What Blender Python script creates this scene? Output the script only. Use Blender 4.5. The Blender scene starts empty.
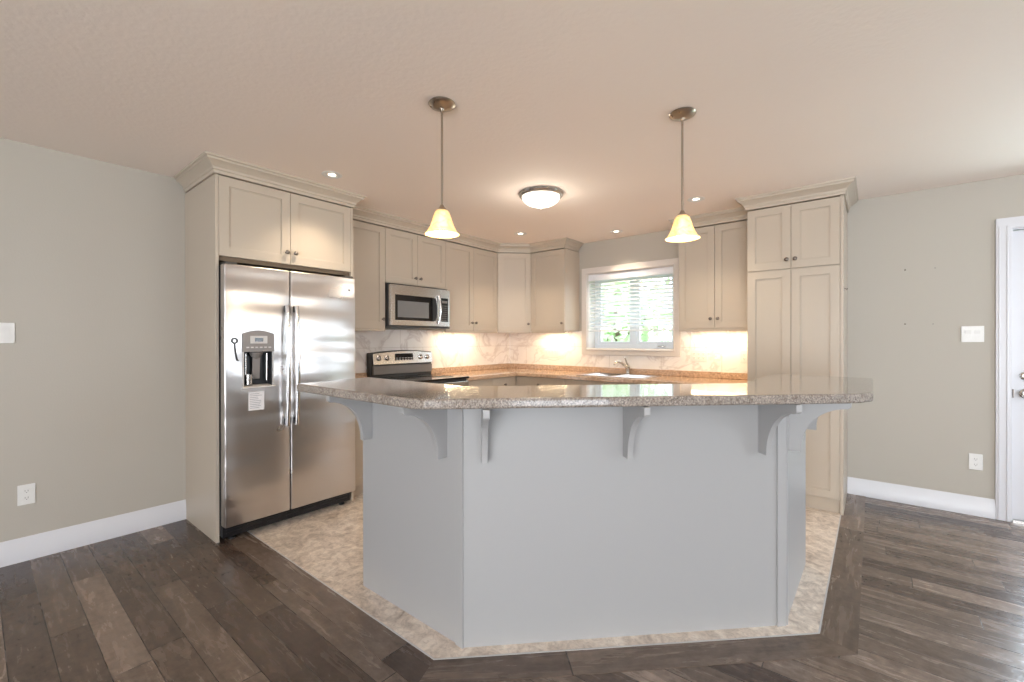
import bpy, bmesh, math, random
from mathutils import Vector, Matrix
random.seed(7)
PI = math.pi
C = bpy.context.scene.collection
S = bpy.context.scene

# ------------------------------------------------------------------ camera
cam_data = bpy.data.cameras.new('camera')
cam = bpy.data.objects.new('camera', cam_data)
C.objects.link(cam)
cam.location = (3.844, -4.648, 1.2873)
cam.rotation_euler = (PI / 2 - 0.0026, 0.0011, 0.6847)
cam_data.sensor_width = 36
cam_data.lens = 442.3 / 1024 * 36
cam_data.clip_start = 0.02
S.camera = cam

# ------------------------------------------------------------------ render look
S.view_settings.view_transform = 'Standard'
S.view_settings.look = 'None'
S.view_settings.gamma = 1
S.view_settings.use_curve_mapping = False
S.view_settings.exposure = 0.35
S.cycles.max_bounces = 10
S.cycles.diffuse_bounces = 6
S.cycles.transparent_max_bounces = 16
S.cycles.sample_clamp_indirect = 6.0
S.cycles.caustics_reflective = False
S.cycles.caustics_refractive = False

# ------------------------------------------------------------------ world
world = bpy.data.worlds.new('world')
S.world = world
world.use_nodes = True
wb = world.node_tree.nodes['Background']
wb.inputs[0].default_value = (0.82, 0.91, 1.0, 1)
wb.inputs[1].default_value = 4.4


# ------------------------------------------------------------------ daylight at the room's window openings
def area(name, loc, rot, sx, sy, power, col):
    l = bpy.data.lights.new(name, 'AREA')
    l.shape = 'RECTANGLE'
    l.size = sx
    l.size_y = sy
    l.energy = power
    l.color = col
    o = bpy.data.objects.new(name, l)
    o.location = loc
    o.rotation_euler = rot
    C.objects.link(o)
    return o


H = 2.44
RX, RY = 7.4, -8.6         # far corner of the room behind the camera
DAY = (0.80, 0.90, 1.0)
area('daylight_south_window', (5.1, RY - 0.14, 1.25), (PI / 2 + 0.42, 0, 0), 3.6, 2.1, 195, (0.94, 0.96, 0.97))
area('daylight_east_window', (RX + 0.14, -1.75, 1.40), (0, PI / 2 + 0.1, 0), 1.4, 2.2, 17, DAY)
area('daylight_east_patio', (RX + 0.14, -6.4, 1.10), (0, PI / 2 + 0.3, 0), 2.0, 2.0, 8, DAY)
area('daylight_glass_door', (5.05, 0.33, 1.10), (-PI / 2 + 0.35, 0, 0), 0.58, 1.65, 40, (0.78, 0.88, 1.0))
pw_ = area('daylight_kitchen_window', (1.7225, 0.30, 1.62), (-PI / 2, 0, 0), 1.1, 0.95, 1, (1, 1, 1))
pw_.data.cycles.is_portal = True


# ------------------------------------------------------------------ materials
def mat(name):
    m = bpy.data.materials.new(name)
    m.use_nodes = True
    nt = m.node_tree
    return m, nt, nt.nodes['Principled BSDF']


def N(nt, t, **kw):
    n = nt.nodes.new(t)
    for k, v in kw.items():
        setattr(n, k, v)
    return n


def ramp(nt, stops, fac):
    r = N(nt, 'ShaderNodeValToRGB')
    el = r.color_ramp.elements
    while len(el) < len(stops):
        el.new(0.5)
    for e, (p, c) in zip(el, stops):
        e.position = p
        e.color = (*c, 1)
    nt.links.new(fac, r.inputs[0])
    return r.outputs[0]


def mixc(nt, fac, a, b, blend='MIX'):
    m = N(nt, 'ShaderNodeMix', data_type='RGBA', blend_type=blend)
    for s, v in ((m.inputs[0], fac), (m.inputs[6], a), (m.inputs[7], b)):
        if hasattr(v, 'is_output'):
            nt.links.new(v, s)
        elif isinstance(v, (int, float)):
            s.default_value = v
        else:
            s.default_value = (*v, 1)
    return m.outputs[2]


def coords(nt, kind='Object', scale=(1, 1, 1), rot=(0, 0, 0), loc=(0, 0, 0)):
    t = N(nt, 'ShaderNodeTexCoord')
    mp = N(nt, 'ShaderNodeMapping')
    mp.inputs['Scale'].default_value = scale
    mp.inputs['Rotation'].default_value = rot
    mp.inputs['Location'].default_value = loc
    nt.links.new(t.outputs[kind], mp.inputs[0])
    return mp.outputs[0]


def noise(nt, vec, scale, detail=3, rough=0.5, dist=0.0):
    n = N(nt, 'ShaderNodeTexNoise')
    n.inputs['Scale'].default_value = scale
    n.inputs['Detail'].default_value = detail
    n.inputs['Roughness'].default_value = rough
    n.inputs['Distortion'].default_value = dist
    nt.links.new(vec, n.inputs['Vector'])
    return n.outputs['Fac']


def bump(nt, p, h, strength, dist=0.01):
    b = N(nt, 'ShaderNodeBump')
    b.inputs['Strength'].default_value = strength
    b.inputs['Distance'].default_value = dist
    nt.links.new(h, b.inputs['Height'])
    nt.links.new(b.outputs[0], p.inputs['Normal'])


def paint(name, col, rough=0.5, bs=0.05, scale=60, var=0.03, spec=0.5):
    m, nt, p = mat(name)
    v = coords(nt)
    f = noise(nt, v, 1.3, 2)
    lo = tuple(c * (1 - var) for c in col)
    nt.links.new(mixc(nt, f, lo, col), p.inputs['Base Color'])
    p.inputs['Roughness'].default_value = rough
    p.inputs['Specular IOR Level'].default_value = spec
    bump(nt, p, noise(nt, v, scale, 3), bs, 0.004)
    return m


def metal(name, col, rough=0.25, stretch=None, bs=0.0, wave=0.0, aniso=0.0):
    m, nt, p = mat(name)
    p.inputs['Metallic'].default_value = 1
    p.inputs['Anisotropic'].default_value = aniso
    v = coords(nt, scale=stretch or (1, 1, 1))
    f = noise(nt, v, 40, 2)
    nt.links.new(mixc(nt, f, tuple(c * 0.975 for c in col), col), p.inputs['Base Color'])
    mr = N(nt, 'ShaderNodeMapRange')
    mr.inputs['To Min'].default_value = rough * 0.94
    mr.inputs['To Max'].default_value = rough * 1.06
    nt.links.new(f, mr.inputs['Value'])
    nt.links.new(mr.outputs[0], p.inputs['Roughness'])
    if wave:
        v2 = coords(nt, scale=(0.35, 1.0, 2.2))
        bump(nt, p, noise(nt, v2, 2.2, 1), wave, 0.05)
    return m


def plain(name, col, rough=0.4, metallic=0, spec=0.5):
    m, nt, p = mat(name)
    v = coords(nt)
    nt.links.new(mixc(nt, noise(nt, v, 25, 2), tuple(c * 0.92 for c in col), col), p.inputs['Base Color'])
    p.inputs['Roughness'].default_value = rough
    p.inputs['Metallic'].default_value = metallic
    p.inputs['Specular IOR Level'].default_value = spec
    return m


def glow(name, col, strength):
    m, nt, p = mat(name)
    p.inputs['Base Color'].default_value = (*col, 1)
    p.inputs['Emission Color'].default_value = (*col, 1)
    p.inputs['Emission Strength'].default_value = strength
    return m


M = {}
M['wall'] = paint('wall_paint', (0.475, 0.44, 0.385), 0.6, 0.12, 120)
M['ceiling'] = paint('ceiling_paint', (0.93, 0.835, 0.765), 0.8, 0.35, 45)
M['trim'] = paint('white_trim_paint', (0.68, 0.68, 0.715), 0.35, 0.02)
M['window_trim'] = paint('cream_white_trim_paint', (0.70, 0.65, 0.61), 0.35, 0.02)
M['cabinet'] = paint('cream_cabinet_paint', (0.50, 0.43, 0.35), 0.38, 0.015, 80, 0.02)
M['island'] = paint('grey_white_island_paint', (0.36, 0.355, 0.355), 0.36, 0.015, 80, 0.02)
M['steel'] = metal('stainless_steel', (0.66, 0.635, 0.625), 0.28, (0.1, 0.1, 0.1), wave=0.6, aniso=0.3)
M['steel_small'] = metal('brushed_steel', (0.66, 0.64, 0.62), 0.25)
M['nickel'] = metal('brushed_nickel', (0.45, 0.38, 0.31), 0.28)
M['chrome'] = metal('chrome', (0.75, 0.75, 0.77), 0.12)
M['knob'] = metal('dark_bronze', (0.22, 0.19, 0.17), 0.35)
M['black'] = plain('black_plastic', (0.012, 0.012, 0.014), 0.35)
M['black_glass'] = plain('black_glass', (0.010, 0.010, 0.012), 0.06)
M['dark'] = plain('dark_grey_plastic', (0.05, 0.048, 0.047), 0.45)
M['grey'] = plain('grey_plastic', (0.23, 0.21, 0.20), 0.4)
M['lightgrey'] = plain('light_grey_plastic', (0.55, 0.53, 0.52), 0.4)
M['screen'] = plain('microwave_screen', (0.20, 0.20, 0.20), 0.25)
M['plastic'] = plain('white_plastic', (0.80, 0.79, 0.77), 0.35)
M['slot'] = plain('outlet_slot', (0.15, 0.14, 0.13), 0.5)
M['gap'] = plain('painted_gap_shade', (0.20, 0.14, 0.09), 0.7)  # dark brown paints in the shade of the gap above the refrigerator
M['paper'] = plain('white_paper', (0.78, 0.77, 0.78), 0.7)
M['ink'] = plain('grey_ink', (0.35, 0.35, 0.38), 0.7)
M['vinyl'] = plain('white_vinyl', (0.80, 0.82, 0.88), 0.3)
M['slat'] = plain('white_blind', (0.82, 0.83, 0.88), 0.4)
M['bulb'] = glow('warm_bulb', (1.0, 0.88, 0.66), 5)
M['pot'] = glow('recessed_bulb', (1.0, 0.90, 0.75), 4)
M['strip'] = glow('under_cabinet_strip', (1.0, 0.80, 0.48), 5)
M['bowl'] = glow('frosted_bowl', (1.0, 0.96, 0.86), 1.2)


def wood():
    m, nt, p = mat('dark_hardwood')
    t = N(nt, 'ShaderNodeTexCoord')
    uv = t.outputs['UV']
    sx = N(nt, 'ShaderNodeSeparateXYZ'); nt.links.new(uv, sx.inputs[0])
    def mth(op, x, y=None):
        n = N(nt, 'ShaderNodeMath', operation=op)
        for k, v in enumerate((x, y)):
            if v is None: continue
            if hasattr(v, 'is_output'): nt.links.new(v, n.inputs[k])
            else: n.inputs[k].default_value = v
        return n.outputs[0]
    row = mth('FLOOR', mth('DIVIDE', sx.outputs[1], 0.125))
    wn = N(nt, 'ShaderNodeTexWhiteNoise', noise_dimensions='1D')
    nt.links.new(mth('ADD', row, 0.37), wn.inputs['W'])
    cx_ = N(nt, 'ShaderNodeCombineXYZ')
    nt.links.new(mth('ADD', sx.outputs[0], mth('MULTIPLY', wn.outputs['Value'], 3.7)), cx_.inputs[0])
    nt.links.new(sx.outputs[1], cx_.inputs[1])
    b = N(nt, 'ShaderNodeTexBrick')
    b.offset = 0.0
    b.squash = 1
    nt.links.new(cx_.outputs[0], b.inputs['Vector'])
    b.inputs['Scale'].default_value = 1
    b.inputs['Brick Width'].default_value = 1.05
    b.inputs['Row Height'].default_value = 0.125
    b.inputs['Mortar Size'].default_value = 0.0018
    b.inputs['Mortar Smooth'].default_value = 0.2
    b.inputs['Color1'].default_value = (0.0, 0.0, 0.0, 1)
    b.inputs['Color2'].default_value = (1, 1, 1, 1)
    b.inputs['Mortar'].default_value = (0.5, 0.5, 0.5, 1)
    sep = N(nt, 'ShaderNodeSeparateColor')
    nt.links.new(b.outputs['Color'], sep.inputs[0])
    tone = sep.outputs[0]
    # plank-specific grain: shift the grain noise by the plank's tone
    mp = N(nt, 'ShaderNodeMapping')
    mp.inputs['Scale'].default_value = (2.0, 12, 1)
    nt.links.new(uv, mp.inputs[0])
    cmb = N(nt, 'ShaderNodeCombineXYZ')
    ml = N(nt, 'ShaderNodeMath', operation='MULTIPLY')
    ml.inputs[1].default_value = 30
    nt.links.new(tone, ml.inputs[0])
    nt.links.new(ml.outputs[0], cmb.inputs[2])
    va = N(nt, 'ShaderNodeVectorMath', operation='ADD')
    nt.links.new(mp.outputs[0], va.inputs[0])
    nt.links.new(cmb.outputs[0], va.inputs[1])
    g = noise(nt, va.outputs[0], 2.0, 8, 0.62, 0.5)
    g2 = noise(nt, uv, 26.0, 5, 0.7, 0.3)
    base = ramp(nt, [(0.0, (0.066, 0.045, 0.035)), (0.45, (0.135, 0.102, 0.080)), (0.8, (0.175, 0.133, 0.106)), (1.0, (0.23, 0.180, 0.147))], tone)
    grain = ramp(nt, [(0.28, (0.55, 0.51, 0.48)), (0.52, (1.0, 0.98, 0.96)), (0.75, (1.6, 1.56, 1.52))], g)
    col = mixc(nt, 0.75, base, grain, 'MULTIPLY')
    col = mixc(nt, 0.5, col, ramp(nt, [(0.35, (0.55, 0.5, 0.48)), (0.65, (1.45, 1.42, 1.42))], g2), 'MULTIPLY')
    col = mixc(nt, b.outputs['Fac'], col, (0.03, 0.02, 0.016))
    nt.links.new(col, p.inputs['Base Color'])
    mr = N(nt, 'ShaderNodeMapRange')
    mr.inputs['To Min'].default_value = 0.16
    mr.inputs['To Max'].default_value = 0.36
    nt.links.new(g, mr.inputs['Value'])
    nt.links.new(mr.outputs[0], p.inputs['Roughness'])
    sb = N(nt, 'ShaderNodeMath', operation='SUBTRACT')
    nt.links.new(g2, sb.inputs[0])
    nt.links.new(b.outputs['Fac'], sb.inputs[1])
    bump(nt, p, sb.outputs[0], 0.35, 0.004)
    return m


M['wood'] = wood()


def granite(name, warm, sc, amt):
    m, nt, p = mat(name)
    v = coords(nt)
    n1 = noise(nt, v, sc, 4, 0.7)
    n2 = noise(nt, v, 38, 3, 0.6, 0.6)
    c1 = ramp(nt, [(0.33, tuple((1 - 1.1 * amt) * w for w in warm)), (0.44, tuple((1 - 0.6 * amt) * w for w in warm)), (0.56, warm), (0.68, tuple(min(1, (1 + 0.6 * amt) * w) for w in warm))], n1)
    c2 = ramp(nt, [(0.36, (0.72, 0.66, 0.62)), (0.5, (1, 1, 1)), (0.64, (1.12, 1.1, 1.08))], n2)
    nt.links.new(mixc(nt, 0.85, c1, c2, 'MULTIPLY'), p.inputs['Base Color'])
    p.inputs['Roughness'].default_value = 0.12
    p.inputs['Coat Weight'].default_value = 0.7
    p.inputs['Coat Roughness'].default_value = 0.06
    return m


M['granite'] = granite('speckled_beige_granite', (0.33, 0.285, 0.25), 170, 0.62)
M['laminate'] = granite('speckled_tan_laminate', (0.62, 0.44, 0.31), 120, 0.45)


def marble():
    m, nt, p = mat('marble_tile')
    v = coords(nt)
    w = noise(nt, v, 1.7, 5, 0.55, 2.2)
    vein = ramp(nt, [(0.462, (1, 1, 1)), (0.497, (0.66, 0.61, 0.60)), (0.508, (0.72, 0.67, 0.66)), (0.55, (1, 1, 1))], w)
    cloud = ramp(nt, [(0.3, (0.88, 0.84, 0.81)), (0.7, (0.95, 0.92, 0.90))], noise(nt, v, 5, 3))
    col = mixc(nt, 0.55, cloud, vein, 'MULTIPLY')
    t = N(nt, 'ShaderNodeTexCoord')
    b = N(nt, 'ShaderNodeTexBrick')
    b.offset = 0.5
    nt.links.new(t.outputs['UV'], b.inputs['Vector'])
    b.inputs['Scale'].default_value = 1
    b.inputs['Brick Width'].default_value = 0.6
    b.inputs['Row Height'].default_value = 0.3
    b.inputs['Mortar Size'].default_value = 0.0015
    col = mixc(nt, b.outputs['Fac'], col, (0.55, 0.50, 0.46))
    nt.links.new(col, p.inputs['Base Color'])
    p.inputs['Roughness'].default_value = 0.25
    return m


M['marble'] = marble()


def stone():
    m, nt, p = mat('mottled_stone_tile')
    v = coords(nt, scale=(1, 1, 1), rot=(0, 0, 0.5))
    a = noise(nt, v, 7, 7, 0.65, 1.8)
    b_ = noise(nt, v, 26, 5, 0.7, 1.0)
    c = ramp(nt, [(0.30, (0.38, 0.31, 0.255)), (0.45, (0.60, 0.505, 0.425)), (0.60, (0.74, 0.65, 0.56)), (0.75, (0.84, 0.77, 0.68))], a)
    d = ramp(nt, [(0.35, (0.70, 0.66, 0.63)), (0.5, (1, 1, 1)), (0.66, (1.2, 1.19, 1.17))], b_)
    nt.links.new(mixc(nt, 0.8, c, d, 'MULTIPLY'), p.inputs['Base Color'])
    p.inputs['Roughness'].default_value = 0.38
    bump(nt, p, b_, 0.15, 0.003)
    return m


M['stone'] = stone()


def shade_mat():
    m, nt, p = mat('alabaster_glass')
    v = coords(nt)
    f = noise(nt, v, 22, 4, 0.6, 1.5)
    c = ramp(nt, [(0.3, (1.0, 0.66, 0.26)), (0.7, (1.0, 0.86, 0.55))], f)
    nt.links.new(c, p.inputs['Base Color'])
    nt.links.new(c, p.inputs['Emission Color'])
    p.inputs['Emission Strength'].default_value = 0.24
    p.inputs['Roughness'].default_value = 0.25
    tr = N(nt, 'ShaderNodeBsdfTransparent')
    mx = N(nt, 'ShaderNodeMixShader')
    mx.inputs[0].default_value = 0.25
    nt.links.new(p.outputs[0], mx.inputs[1])
    nt.links.new(tr.outputs[0], mx.inputs[2])
    nt.links.new(mx.outputs[0], nt.nodes['Material Output'].inputs[0])
    return m


M['shade'] = shade_mat()


def glass_mat():
    m, nt, p = mat('window_glass')
    g = N(nt, 'ShaderNodeBsdfGlossy')
    g.inputs['Roughness'].default_value = 0.02
    tr = N(nt, 'ShaderNodeBsdfTransparent')
    tr.inputs[0].default_value = (0.96, 0.98, 0.98, 1)
    mx = N(nt, 'ShaderNodeMixShader')
    mx.inputs[0].default_value = 0.06
    nt.links.new(tr.outputs[0], mx.inputs[1])
    nt.links.new(g.outputs[0], mx.inputs[2])
    nt.links.new(mx.outputs[0], nt.nodes['Material Output'].inputs[0])
    return m


M['glass'] = glass_mat()


def leaf_mat():
    m, nt, p = mat('green_leaves')
    v = coords(nt)
    nt.links.new(ramp(nt, [(0.3, (0.36, 0.52, 0.26)), (0.7, (0.72, 0.80, 0.58))], noise(nt, v, 3, 3)), p.inputs['Base Color'])
    p.inputs['Roughness'].default_value = 0.6
    return m


M['leaf'] = leaf_mat()
M['bark'] = plain('bark', (0.16, 0.11, 0.08), 0.9)
M['grass'] = plain('lawn_grass', (0.22, 0.40, 0.12), 0.9)


# ------------------------------------------------------------------ mesh helpers
def bx(bm, x0, x1, y0, y1, z0, z1):
    x0, x1 = sorted((x0, x1)); y0, y1 = sorted((y0, y1)); z0, z1 = sorted((z0, z1))
    v = [bm.verts.new(p) for p in ((x0, y0, z0), (x1, y0, z0), (x1, y1, z0), (x0, y1, z0),
                                   (x0, y0, z1), (x1, y0, z1), (x1, y1, z1), (x0, y1, z1))]
    for f in ((0, 3, 2, 1), (4, 5, 6, 7), (0, 1, 5, 4), (1, 2, 6, 5), (2, 3, 7, 6), (3, 0, 4, 7)):
        bm.faces.new([v[i] for i in f])


def prism(bm, poly, a, b, axis='z'):
    def P(u, w, t):
        return {'z': (u, w, t), 'x': (t, u, w), 'y': (u, t, w)}[axis]
    lo = [bm.verts.new(P(u, w, a)) for u, w in poly]
    hi = [bm.verts.new(P(u, w, b)) for u, w in poly]
    n = len(poly)
    bm.faces.new(lo[::-1]); bm.faces.new(hi)
    for i in range(n):
        bm.faces.new((lo[i], lo[(i + 1) % n], hi[(i + 1) % n], hi[i]))


def lathe(bm, prof, cx=0, cy=0, cz=0, n=32, mtx=None, sx=1.0, sy=1.0):
    rings = []
    for r, z in prof:
        if r < 1e-6:
            p = Vector((0, 0, z))
            if mtx: p = mtx @ p
            rings.append([bm.verts.new((p.x + cx, p.y + cy, p.z + cz))])
        else:
            ring = []
            for k in range(n):
                a = 2 * PI * k / n
                p = Vector((r * math.cos(a) * sx, r * math.sin(a) * sy, z))
                if mtx: p = mtx @ p
                ring.append(bm.verts.new((p.x + cx, p.y + cy, p.z + cz)))
            rings.append(ring)
    for a, b in zip(rings, rings[1:]):
        for k in range(n):
            q = (k + 1) % n
            if len(a) == 1 and len(b) == 1: continue
            if len(a) == 1: bm.faces.new((a[0], b[k], b[q]))
            elif len(b) == 1: bm.faces.new((a[k], a[q], b[0]))
            else: bm.faces.new((a[k], a[q], b[q], b[k]))


def tube(bm, pts, r, n=10, rx=None):
    """round tube along points; r may be a list"""
    pts = [Vector(p) for p in pts]
    rings = []
    up0 = Vector((0, 0, 1))
    for i, p in enumerate(pts):
        t = (pts[min(i + 1, len(pts) - 1)] - pts[max(i - 1, 0)]).normalized()
        ref = up0 if abs(t.z) < 0.9 else Vector((0, 1, 0))
        u = t.cross(ref).normalized(); w = t.cross(u).normalized()
        rr = r[i] if isinstance(r, (list, tuple)) else r
        ru = rr * (rx or 1.0)
        rings.append([bm.verts.new(p + u * ru * math.cos(2 * PI * k / n) + w * rr * math.sin(2 * PI * k / n)) for k in range(n)])
    for a, b in zip(rings, rings[1:]):
        for k in range(n):
            q = (k + 1) % n
            bm.faces.new((a[k], a[q], b[q], b[k]))
    bm.faces.new(rings[0][::-1]); bm.faces.new(rings[-1])


def sweep(bm, path, prof, side=1):
    """profile (out, z) swept along an open 2-D path with mitred corners; out = to the right of travel * side"""
    P = [Vector(p) for p in path]
    nr = []
    for a, b in zip(P, P[1:]):
        d = (b - a).normalized()
        nr.append(Vector((d.y, -d.x)) * side)
    rings = []
    for i, p in enumerate(P):
        if i == 0: m = nr[0]
        elif i == len(P) - 1: m = nr[-1]
        else:
            m = (nr[i - 1] + nr[i]).normalized()
            m = m / m.dot(nr[i])
        rings.append([bm.verts.new((p.x + m.x * o, p.y + m.y * o, z)) for o, z in prof])
    k = len(prof)
    for a, b in zip(rings, rings[1:]):
        for j in range(k):
            q = (j + 1) % k
            bm.faces.new((a[j], a[q], b[q], b[j]))
    bm.faces.new(rings[0][::-1]); bm.faces.new(rings[-1])


def grid_solid(bm, us, ws, holes, t0, t1, axis='y'):
    """slab in a plane with rectangular holes. us/ws cut positions, holes = set of (i,j) cells. axis = thickness axis"""
    def P(u, w, t):
        return {'z': (u, w, t), 'x': (t, u, w), 'y': (u, t, w)}[axis]
    vs = {}
    def V(i, j, k):
        if (i, j, k) not in vs:
            vs[(i, j, k)] = bm.verts.new(P(us[i], ws[j], (t0, t1)[k]))
        return vs[(i, j, k)]
    nu, nw = len(us) - 1, len(ws) - 1
    sol = lambda i, j: 0 <= i < nu and 0 <= j < nw and (i, j) not in holes
    for i in range(nu):
        for j in range(nw):
            if not sol(i, j): continue
            bm.faces.new((V(i, j, 0), V(i + 1, j, 0), V(i + 1, j + 1, 0), V(i, j + 1, 0)))
            bm.faces.new((V(i, j + 1, 1), V(i + 1, j + 1, 1), V(i + 1, j, 1), V(i, j, 1)))
            if not sol(i - 1, j): bm.faces.new((V(i, j, 0), V(i, j + 1, 0), V(i, j + 1, 1), V(i, j, 1)))
            if not sol(i + 1, j): bm.faces.new((V(i + 1, j, 0), V(i + 1, j, 1), V(i + 1, j + 1, 1), V(i + 1, j + 1, 0)))
            if not sol(i, j - 1): bm.faces.new((V(i, j, 0), V(i, j, 1), V(i + 1, j, 1), V(i + 1, j, 0)))
            if not sol(i, j + 1): bm.faces.new((V(i, j + 1, 0), V(i + 1, j + 1, 0), V(i + 1, j + 1, 1), V(i, j + 1, 1)))


def obj(name, bm, m, parent=None, bevel=0.0, seg=2, smooth=None, loc=None):
    bmesh.ops.recalc_face_normals(bm, faces=bm.faces)
    me = bpy.data.meshes.new(name)
    bm.to_mesh(me); bm.free()
    me.materials.append(m)
    o = bpy.data.objects.new(name, me)
    C.objects.link(o)
    if parent is not None: o.parent = parent
    if loc is not None: o.location = loc
    if smooth is not None:
        for p in me.polygons: p.use_smooth = True
        if smooth < 3.0: me.set_sharp_from_angle(angle=smooth)
    if bevel:
        b = o.modifiers.new('bevel', 'BEVEL')
        b.width = bevel; b.segments = seg; b.limit_method = 'ANGLE'; b.angle_limit = math.radians(40)
        b.harden_normals = False
    return o


def nb(): return bmesh.new()


def box(name, m, parent, *a, bevel=0.0, seg=2):
    b = nb(); bx(b, *a)
    return obj(name, b, m, parent, bevel, seg)


def tag(o, label, cat, group=None):
    o['label'] = label; o['category'] = cat
    if group: o['group'] = group
    return o


def thing(name, label, cat, loc=(0, 0, 0), rotz=0, group=None):
    o = bpy.data.objects.new(name, None); C.objects.link(o)
    o.location = loc; o.rotation_euler = (0, 0, rotz); o.empty_display_size = 0.1
    return tag(o, label, cat, group)


def struct(o):
    o['kind'] = 'structure'
    return o


def sroot(name, loc=(0, 0, 0), rotz=0):
    o = bpy.data.objects.new(name, None); C.objects.link(o)
    o.location = loc; o.rotation_euler = (0, 0, rotz)
    return struct(o)


def copy_tree(o, parent=None):
    c = o.copy(); C.objects.link(c)
    if parent is not None: c.parent = parent
    for ch in list(o.children): copy_tree(ch, c)
    return c


def uv_xy(o, fn):
    me = o.data
    uv = me.uv_layers.new(name='UVMap')
    for l in me.loops:
        uv.data[l.index].uv = fn(me.vertices[l.vertex_index].co)


# ------------------------------------------------------------------ room shell
b = nb(); bx(b, -0.1, RX + 0.1, RY - 0.1, 0.1, -0.12, 0)
o = struct(obj('floor', b, M['wood'])); uv_xy(o, lambda c: (c.x + 0.3, c.y + 0.06))
b = nb(); bx(b, -0.1, RX + 0.1, RY - 0.1, 0.1, H, H + 0.1)
struct(obj('ceiling', b, M['ceiling']))
b = nb(); bx(b, -0.12, 0, RY - 0.12, 0.24, 0, H)
struct(obj('wall_left', b, M['wall']))
WX0, WX1, WZ0, WZ1 = 1.213, 2.232, 1.182, 2.062       # kitchen window opening
DX0, DX1, DZ1 = 4.60, 5.50, 2.068                     # door opening
b = nb(); grid_solid(b, [-0.0, WX0, WX1, DX0, DX1, RX], [0, WZ0, WZ1, DZ1, H], {(1, 1), (3, 0), (3, 1), (3, 2)}, 0.0, 0.24, 'y')
struct(obj('wall_back', b, M['wall']))
b = nb(); grid_solid(b, [RY, -7.4, -5.4, -2.85, -0.65, 0], [0, 0.1, 0.7, 2.1, 2.2, H], {(1, 1), (1, 2), (3, 2)}, RX, RX + 0.12, 'x')
struct(obj('wall_right', b, M['wall']))
b = nb(); grid_solid(b, [0, 3.3, 6.9, RX], [0, 0.2, 2.3, H], {(1, 1)}, RY - 0.12, RY, 'y')
struct(obj('wall_front', b, M['wall']))

# tile island in the hardwood, with mitred hardwood border
TE = [(0, -3.472), (2.477, -3.472), (3.662, -2.303), (3.662, 0)]
b = nb(); prism(b, TE + [(0, 0)], 0.0, 0.0025)
o = struct(obj('floor_tile', b, M['stone']))


def border():
    bm = nb()
    path = [Vector(p) for p in [(0.0, -3.472), (2.477, -3.472), (3.662, -2.303), (3.662, -0.001)]]
    uvl = bm.loops.layers.uv.new('UVMap')
    W = 0.135
    nr = [Vector(((q - p).normalized().y, -(q - p).normalized().x)) for p, q in zip(path, path[1:])]
    def off(i):
        if i == 0: return nr[0]
        if i == 3: return nr[2]
        m = (nr[i - 1] + nr[i]).normalized(); return m / m.dot(nr[i])
    for i in range(3):
        a, c = path[i], path[i + 1]
        ao, co = a + off(i) * W, c + off(i + 1) * W
        d = (c - a).normalized(); L = (c - a).length
        vs = [bm.verts.new((p.x, p.y, 0.0022)) for p in (a, c, co, ao)]
        f = bm.faces.new(vs)
        for l, p in zip(f.loops, (a, c, co, ao)):
            s = (p - a).dot(d)
            t = (p - a).dot(nr[i])
            l[uvl].uv = (0.25 + i * 1.3 + s * 0.60, 0.0045 + i * 0.25 + t / W * 0.1155)
    r = bmesh.ops.extrude_face_region(bm, geom=bm.faces[:])
    for v in r['geom']:
        if isinstance(v, bmesh.types.BMVert): v.co.z = 0.0
    o = obj('trim_1', bm, M['wood'])
    return struct(o)


border()

# thin pale joint strip between tile and border
b = nb(); sweep(b, TE, [(-0.004, 0), (0.003, 0), (0.003, 0.0034), (-0.004, 0.0034)])
struct(obj('trim_2', b, M['lightgrey']))

BB = [(0, 0), (0.016, 0), (0.016, 0.085), (0.013, 0.090), (0.013, 0.108), (0.009, 0.114), (0.008, 0.130), (0.004, 0.138), (0, 0.138)]
b = nb(); sweep(b, [(0, RY), (0, -3.668)], BB, 1)
struct(obj('baseboard_left', b, M['trim'], smooth=0.6))
b = nb(); sweep(b, [(3.678, 0), (4.522, 0)], BB, 1)
sweep(b, [(5.58, 0), (RX, 0)], BB, 1)
struct(obj('baseboard_back', b, M['trim'], smooth=0.6))

# ---- door at the right
d = sroot('door_1')
b = nb()
CP = 0.078
grid_solid(b, [DX0 - CP, DX0, DX1, DX1 + CP], [0, DZ1, DZ1 + CP], {(1, 0)}, -0.018, 0.0, 'y')
for x in (DX0 - CP + 0.012, DX0 - CP + 0.052, DX1 + 0.02, DX1 + 0.058):
    bx(b, x, x + 0.010, -0.023, -0.017, 0, DZ1 + 0.02)
obj('casing', b, M['trim'], d, bevel=0.003)
b = nb()
grid_solid(b, [DX0, DX0 + 0.008, DX1 - 0.008, DX1], [0, DZ1 - 0.008, DZ1], {(1, 0)}, 0.0, 0.24, 'y')
obj('jamb', b, M['trim'], d)
b = nb()
gx0, gx1, gz0, gz1 = DX0 + 0.155, DX1 - 0.155, 0.28, 1.90
grid_solid(b, [DX0 + 0.011, gx0, gx1, DX1 - 0.011], [0.012, gz0, gz1, 2.056], {(1, 1)}, 0.035, 0.075, 'y')
dl = obj('door_leaf', b, M['trim'], d, bevel=0.002)
b = nb()
grid_solid(b, [gx0 - 0.025, gx0 + 0.005, gx1 - 0.005, gx1 + 0.025], [gz0 - 0.025, gz0 + 0.005, gz1 - 0.005, gz1 + 0.025], {(1, 1)}, 0.024, 0.036, 'y')
obj('glazing_bead', b, M['trim'], dl, bevel=0.003)
b = nb(); bx(b, gx0, gx1, 0.052, 0.058, gz0, gz1)
obj('pane', b, M['glass'], dl)
RY90 = Matrix.Rotation(PI / 2, 3, 'X')
b = nb()
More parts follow.
